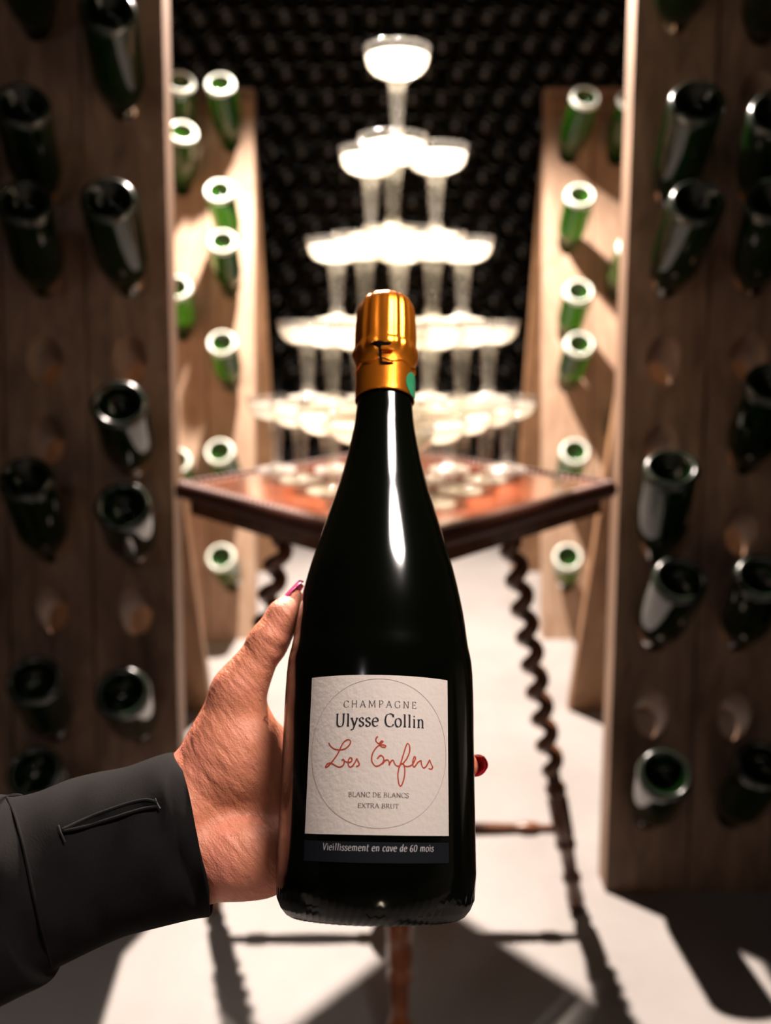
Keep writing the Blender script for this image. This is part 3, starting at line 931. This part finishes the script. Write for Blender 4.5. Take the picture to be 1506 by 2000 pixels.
mesh_obj('handwriting', *join(parts), M['ink_red'], label)
# fine circle
cl_, cr_ = on_label(609.5, 1481)[0], on_label(870, 1481)[0]; ct, cb = on_label(742, 1326)[1], on_label(742, 1618)[1]
q = [((cl_ + cr_) / 2 + (cr_ - cl_) / 2 * math.cos(k * 2 * PI / 120), (ct + cb) / 2 + (ct - cb) / 2 * math.sin(k * 2 * PI / 120)) for k in range(121)]
V, Fc = ribbon(q, lambda t_: .00016)
mesh_obj('printed_circle', [cyl(p[0] / RB * (RB + .00032), p[1], RB + .00032) for p in V], Fc, M['ink_line'], label)

# ------------------------------------------------------------------ hand (one continuous surface)
def sdf_cone(X, a, b, ra, rb):
    a, b = np.array(a), np.array(b); ba = b - a; l2 = ba @ ba
    h = np.clip(((X - a) @ ba) / l2, 0, 1)
    return np.linalg.norm(X - a - h[..., None] * ba, axis=-1) - (ra + (rb - ra) * h)


def sdf_ell(X, c, r, R_=None):
    q = X - np.array(c)
    if R_ is not None: q = q @ R_
    r = np.array(r); k0 = np.linalg.norm(q / r, axis=-1); k1_ = np.linalg.norm(q / (r * r), axis=-1)
    return k0 * (k0 - 1) / np.maximum(k1_, 1e-9)


def smin(a, b, k):
    h = np.clip(.5 + .5 * (b - a) / k, 0, 1); return b + (a - b) * h - k * h * (1 - h)


def smax(a, b, k): return -smin(-a, -b, k)


def rotz(deg):     # rotation in the local x-z plane (the picture plane)
    c, s_ = math.cos(math.radians(deg)), math.sin(math.radians(deg))
    return np.array([[c, 0, -s_], [0, 1, 0], [s_, 0, c]])


pl = lambda px, py, w_: tuple(P(px, py, w_))


def ring_pt(py, phi, rho):
    """point around the bottle: phi 0 = left outline, 90 = behind, 180 = right outline"""
    z = P(740, py, 0).z; f_ = math.radians(phi); return (-rho * math.cos(f_), rho * math.sin(f_), z)


FINGERS = [  # MCP row, tip row, phis (MCP, PIP, DIP, tip), radii
    ('index', 1462, 1425, (46, 86, 110, 130), (.0105, .0090, .0080, .0068)),
    ('middle', 1528, 1486, (46, 92, 122, 146), (.0108, .0092, .0082, .0070)),
    ('ring', 1600, 1560, (44, 86, 114, 136), (.0104, .0088, .0078, .0066)),
    ('little', 1672, 1650, (42, 74, 96, 114), (.0098, .0076, .0068, .0058))]


def hand_sdf(X):
    # wrist and forearm
    d = sdf_cone(X, pl(250, 1640, .006), pl(378, 1560, .024), .020, .0225)
    d = smin(d, sdf_cone(X, pl(250, 1670, .006), pl(392, 1672, .024), .019, .0215), .014)
    # back of the palm: four metacarpals
    for (nm, m0, m1, phis, rr), wy in zip(FINGERS, (1550, 1590, 1635, 1680)):
        k = ring_pt(m0, phis[0], RB + rr[0] + .0006)
        d = smin(d, sdf_cone(X, pl(415, wy, .028), pl(505, (m0 + wy) / 2, .030), .0125, .0125), .010)
        d = smin(d, sdf_cone(X, pl(505, (m0 + wy) / 2, .030), k, .0125, rr[0]), .009)
    # heel pads
    d = smin(d, sdf_ell(X, pl(462, 1672, .016), (.0235, .0170, .0195), rotz(0)), .006)
    d = smin(d, sdf_ell(X, pl(520, 1668, .024), (.0170, .0160, .0180), rotz(0)), .008)
    th = sdf_ell(X, pl(458, 1480, .016), (.0200, .0175, .0270), rotz(-22))
    th = smin(th, sdf_ell(X, pl(498, 1520, .024), (.0155, .0160, .0210), rotz(0)), .008)
    # thumb
    th = smin(th, sdf_cone(X, pl(404, 1504, .020), pl(466, 1350, .012), .0168, .0118), .008)
    t2 = sdf_cone(X, pl(466, 1350, .012), pl(490, 1310, .010), .0118, .0103)
    t2 = smin(t2, sdf_cone(X, pl(490, 1310, .010), pl(524, 1254, .007), .0100, .0096), .003)
    t2 = smin(t2, sdf_cone(X, pl(524, 1254, .007), pl(556, 1203, .006), .0098, .0086), .003)
    t2 = smin(t2, sdf_cone(X, pl(556, 1203, .006), pl(576, 1170, .009), .0086, .0050), .003)
    th = smin(th, t2, .008)
    # web between thumb and index
    th = smin(th, sdf_cone(X, pl(492, 1420, .026), pl(545, 1455, .040), .0085, .0085), .012)
    d = smin(d, th, .0055)
    # fingers
    for nm, m0, m1, phis, rr in FINGERS:
        rows_ = [m0 + (m1 - m0) * u for u in (0, .45, .75, 1)]
        pts = [ring_pt(y, p_, RB + r_ + .0004) for y, p_, r_ in zip(rows_, phis, rr)]
        f_ = None
        for i in range(3):
            c_ = sdf_cone(X, pts[i], pts[i + 1], rr[i], rr[i + 1]); f_ = c_ if f_ is None else smin(f_, c_, .002)
        d = smin(d, f_, .0022)
    # creases: base of the thenar pad, thumb joint, wrist folds
    def groove(d, pts, depth, wd):
        g = None
        for a_, b_ in zip(pts, pts[1:]):
            c_ = sdf_cone(X, a_, b_, 0, 0); g = c_ if g is None else np.minimum(g, c_)
        return d + depth * np.exp(-(g / wd) ** 2)
    d = groove(d, [pl(404, 1612, .000), pl(440, 1600, -.004), pl(490, 1600, -.002), pl(530, 1580, .008)], .0016, .0045)
    d = groove(d, [pl(425, 1545, -.006), pl(465, 1572, -.006), pl(520, 1560, .004)], .0007, .0022)
    d = groove(d, [pl(520, 1257, -.004), pl(545, 1268, .0), pl(562, 1272, .006)], .0012, .0022)
    d = groove(d, [pl(446, 1368, -.004), pl(478, 1378, -.006), pl(512, 1384, -.001)], .0006, .0018)
    # fine folds fanning over the base of the thumb
    q = X - np.array(pl(395, 1530, 0)); u = q[..., 0] * .80 + q[..., 2] * .60
    mask = np.exp(-((np.linalg.norm(q * np.array([1, .4, 1]), axis=-1)) / .021) ** 2)
    d = d + .00026 * mask * (np.sin(u * 2150 + 6 * np.sin(q[..., 2] * 130)) + .6 * np.sin(u * 1320 + 5 * np.cos(q[..., 0] * 170)))
    d = smax(d, -.118 - X[..., 0], .004)
    # the bottle presses its own shape into the palm
    rad = np.hypot(X[..., 0], X[..., 1])
    zz = X[..., 2]; zs = np.array([p[1] for p in bprof[10:]]); rs_ = np.array([p[0] for p in bprof[10:]])
    body = np.interp(zz, zs, rs_)
    d = smax(d, body + .0004 - rad, .0012)
    return d


def surface_nets(f, lo, hi, h):
    ax_ = [np.arange(lo[i], hi[i] + h, h) for i in range(3)]
    n = [len(a_) for a_ in ax_]
    D = np.empty(n, np.float32)
    gy, gz = np.meshgrid(ax_[1], ax_[2], indexing='ij')
    st = 12
    for i in range(0, n[0], st):
        xs = ax_[0][i:i + st]
        X = np.empty((len(xs), n[1], n[2], 3)); X[..., 0] = xs[:, None, None]; X[..., 1] = gy; X[..., 2] = gz
        D[i:i + st] = f(X)
    S = D < 0
    acc = np.zeros((n[0] - 1, n[1] - 1, n[2] - 1, 3), np.float32); cnt = np.zeros((n[0] - 1, n[1] - 1, n[2] - 1), np.float32)
    sl = lambda o, k: slice(o, k - 1 + o)
    for axis in range(3):
        oth = [a_ for a_ in range(3) if a_ != axis]
        for p_ in (0, 1):
            for q_ in (0, 1):
                o0 = [0, 0, 0]; o0[oth[0]] = p_; o0[oth[1]] = q_; o1 = list(o0); o1[axis] = 1
                A = D[sl(o0[0], n[0]), sl(o0[1], n[1]), sl(o0[2], n[2])]; B = D[sl(o1[0], n[0]), sl(o1[1], n[1]), sl(o1[2], n[2])]
                cr = (A < 0) != (B < 0); t_ = np.where(cr, A / np.where(cr, A - B, 1), 0)
                for k in range(3): acc[..., k] += np.where(cr, (t_ if k == axis else o0[k]), 0)
                cnt += cr
    idx = -np.ones(cnt.shape, int); m_ = cnt > 0; idx[m_] = np.arange(m_.sum())
    ii = np.argwhere(m_); V = (ii + acc[m_] / cnt[m_][:, None]) * h + np.array(lo)
    Fc = []
    for axis in range(3):
        oth = [(axis + 1) % 3, (axis + 2) % 3]
        s0 = [slice(None)] * 3; s1 = [slice(None)] * 3; s0[axis] = slice(0, n[axis] - 1); s1[axis] = slice(1, n[axis])
        A, B = S[tuple(s0)], S[tuple(s1)]; e = np.argwhere(A != B)
        ok = (e[:, oth[0]] > 0) & (e[:, oth[1]] > 0) & (e[:, oth[0]] < n[oth[0]] - 1) & (e[:, oth[1]] < n[oth[1]] - 1); e = e[ok]
        inn = A[tuple(e.T)]
        c = []
        for da, db in ((-1, -1), (0, -1), (0, 0), (-1, 0)):
            q_ = e.copy(); q_[:, oth[0]] += da; q_[:, oth[1]] += db; c.append(idx[tuple(q_.T)])
        c = np.stack(c, 1); c[~inn] = c[~inn][:, ::-1]; Fc.append(c)
    return V, np.concatenate(Fc)


pe = empty('person', BM)
tag(pe, 'outstretched left hand in a black sleeve gripping the champagne bottle from behind', 'person')
V, Fc = surface_nets(hand_sdf, (-.125, -.012, -.012), (.062, .078, .178), .00125)
hand = mesh_obj('hand', V.tolist(), Fc.tolist(), M['skin'], pe, True)
sm = hand.modifiers.new('soft', 'SMOOTH'); sm.factor = .5; sm.iterations = 2


def nail(name, c, ax_l, ax_w, nrm, ln, wd, material, tip=1.0):
    """curved lacquered nail plate: c base centre, ax_l towards the free edge"""
    V, Fc = [], []; nl, nw = 10, 8
    ax_l, ax_w, nrm = Vector(ax_l).normalized(), Vector(ax_w).normalized(), Vector(nrm).normalized()
    for lay in (0, 1):
        for i in range(nl + 1):
            u = i / nl; half = wd / 2 * (1 - .55 * max(0, u - .55) ** 2 / .2 * tip) * math.sqrt(max(.15, min(1, u * 5 + .35)))
            for j in range(nw + 1):
                v = j / nw * 2 - 1
                V.append(Vector(c) + ax_l * (u * ln) + ax_w * (v * half) + nrm * ((.55 * (1 - v * v) * wd * .45) - .0010 * u * u - lay * .0006))
    k = (nl + 1) * (nw + 1); g = lambda i, j: i * (nw + 1) + j
    for i in range(nl):
        for j in range(nw):
            Fc.append((g(i, j), g(i + 1, j), g(i + 1, j + 1), g(i, j + 1))); Fc.append((k + g(i, j), k + g(i, j + 1), k + g(i + 1, j + 1), k + g(i + 1, j)))
    for i in range(nl):
        for j in (0, nw): Fc.append((g(i, j), g(i + 1, j), k + g(i + 1, j), k + g(i, j)))
    for j in range(nw):
        for i in (0, nl): Fc.append((g(i, j), g(i, j + 1), k + g(i, j + 1), k + g(i, j)))
    return mesh_obj(name, V, Fc, material, hand, True)


# thumb nail: on the far upper side of the tip, seen edge-on
b_ = Vector(pl(539, 1200, .006)); e_ = Vector(pl(589, 1137, .011))
al = (e_ - b_); nr = Vector((-.86, .05, .50)); nr = (nr - al.normalized() * nr.dot(al.normalized())).normalized(); aw = al.cross(nr)
nail('fingernail', b_ - nr * .0001, al, aw, nr, al.length, .0115, M['nail_pink'])['label'] = 'pink lacquered thumbnail'
for nm, m0, m1, phis, rr in FINGERS:
    ph_ = math.radians(phis[3]); tang = Vector((math.sin(ph_), math.cos(ph_), .04)); out = Vector((-math.cos(ph_), math.sin(ph_), 0))
    tip_ = Vector(ring_pt(m1, phis[3], RB + rr[3] + .0004))
    nail('fingernail', tip_ + out * (rr[3] * .55) - tang * .002, tang, (0, 0, 1), out, .0135 if nm == 'middle' else .012, .0105, M['nail_red'], .45)['label'] = 'red lacquered fingernail'

# ring on the thumb
ca_, cb_ = Vector(pl(478, 1331, .011)), Vector(pl(502, 1291, .009)); axr = (cb_ - ca_).normalized()
e1 = axr.cross(Vector((0, 1, 0))).normalized(); e2 = axr.cross(e1); cr = Vector(pl(490, 1311, .0102))
pts = [cr + (e1 * math.cos(k * 2 * PI / 64) * .01055 + e2 * math.sin(k * 2 * PI / 64) * .0107) for k in range(65)]
mesh_obj('ring', *tube(pts, .00075, 10, False), M['silver'], pe, True)['label'] = 'thin silver thumb ring'

# ------------------------------------------------------------------ sleeve
st = [  # (top x,y), (bottom x,y), depth offset w of the centre, bulge forward
    (352, 1483, 409, 1790, .020), (340, 1470, 402, 1792, .019), (310, 1476, 372, 1797, .017), (251, 1497, 310, 1812, .012), (190, 1509, 248, 1828, .006),
    (140, 1522, 200, 1848, .000), (79, 1546, 150, 1872, -.007), (30, 1556, 104, 1897, -.014), (12, 1552, 90, 1922, -.020), (-60, 1550, 30, 1952, -.030), (-200, 1560, -120, 2030, -.050), (-420, 1580, -340, 2150, -.080)]
NS, NR = 90, 72
ctr = catmull(st, 10)
V, Fc = [], []; grid = []
for i, (tx, ty, bx, by, w_) in enumerate(ctr):
    T, B = Vector(P(tx, ty, w_)), Vector(P(bx, by, w_)); c = (T + B) / 2; hv = (T - B) / 2; ring = []
    u = i / (len(ctr) - 1)
    for k in range(NR):
        a_ = 2 * PI * k / NR
        # front of the sleeve (towards the viewer) is flat-ish cloth with soft folds
        fold = .0016 * math.sin(2 * a_ - 16 * u + 1.3) + .0008 * math.sin(4 * a_ + 30 * u) * math.sin(6 * u + 1) + .0005 * math.sin(6 * a_ - 55 * u)
        dep = .0285 + .006 * u * 2
        p = c + hv * math.cos(a_) + Vector((0, -1, 0)) * (math.sin(a_) * dep + fold * 1.2 * abs(math.sin(a_)))
        if i == 0: p += (P(420, 1640, w_) - P(380, 1640, w_)) * (.75 * max(0, math.sin(a_)) - .3 * max(0, -math.sin(a_)))
        elif i < 8: p += (P(420, 1640, w_) - P(380, 1640, w_)) * (.75 * max(0, math.sin(a_)) - .3 * max(0, -math.sin(a_))) * (1 - i / 8)
        ring.append(len(V)); V.append(p)
    grid.append(ring)
for i in range(len(grid) - 1):
    for k in range(NR):
        k2 = (k + 1) % NR; Fc.append((grid[i][k], grid[i][k2], grid[i + 1][k2], grid[i + 1][k]))
from mathutils.bvhtree import BVHTree
SBVH = BVHTree.FromPolygons([tuple(v) for v in V], Fc)
sleeve = mesh_obj('sleeve', V, Fc, M['cloth'], pe, True)
sleeve['label'] = 'black twill jacket sleeve'
bm = bmesh.new(); bm.from_mesh(sleeve.data); bmesh.ops.recalc_face_normals(bm, faces=bm.faces)
if sum(f_.normal.y * f_.calc_area() for f_ in bm.faces if f_.calc_center_median().y < -.02) > 0: bmesh.ops.reverse_faces(bm, faces=bm.faces)
bm.to_mesh(sleeve.data); bm.free()
sd = sleeve.modifiers.new('thick', 'SOLIDIFY'); sd.thickness = .0022; sd.offset = -1
sleeve.modifiers.new('sub', 'SUBSURF').render_levels = 1


def sleeve_pt(px, py, lift=0.0):
    """nearest front-facing sleeve point under a given line of sight"""
    o, d = ray_local(px, py); dn = d.normalized()
    hit = SBVH.ray_cast(o, dn)[0]
    return (hit if hit else P(px, py, 0)) - dn * lift


def on_sleeve(name, pts, r, material, lift, parent, smooth=True):
    q = [sleeve_pt(x, y, lift) for x, y in pts]
    q = [Vector(v) for v in catmull([tuple(v) for v in q], 6)]
    return mesh_obj(name, *tube(q, r, 8), material, parent, smooth)


SV = V


def strip_on_sleeve(name, up, dn, material, lift, parent):
    U = [sleeve_pt(x, y, lift) for x, y in up]; D_ = [sleeve_pt(x, y, lift) for x, y in dn]
    n = len(U); Vv = U + D_; return mesh_obj(name, Vv, [(i, i + 1, n + i + 1, n + i) for i in range(n - 1)], material, parent, True)


strip_on_sleeve('cuff_vent', [(126, 1619), (165, 1604), (205, 1588), (250, 1573), (285, 1566), (304, 1570)],
                [(126, 1621), (165, 1612), (205, 1599), (250, 1585), (285, 1576), (304, 1573)], M['dark'], .0016, sleeve)
on_sleeve('welt', [(120, 1622), (165, 1601), (205, 1585), (250, 1570), (285, 1563), (306, 1568)], .0009, M['cloth'], .0010, sleeve)
on_sleeve('welt', [(120, 1624), (165, 1615), (205, 1603), (250, 1589), (285, 1579), (306, 1576)], .0009, M['cloth'], .0010, sleeve)
on_sleeve('stitching', [(114, 1612), (117, 1622), (122, 1633), (127, 1645)], .0004, M['thread'], .0014, sleeve)
on_sleeve('stitching', [(303, 1560), (307, 1570), (313, 1580)], .0004, M['thread'], .0014, sleeve)
on_sleeve('sleeve_seam', [(14, 1558), (28, 1590), (42, 1640), (55, 1700), (68, 1760), (84, 1830), (100, 1890)], .0007, M['cloth'], .0006, sleeve)
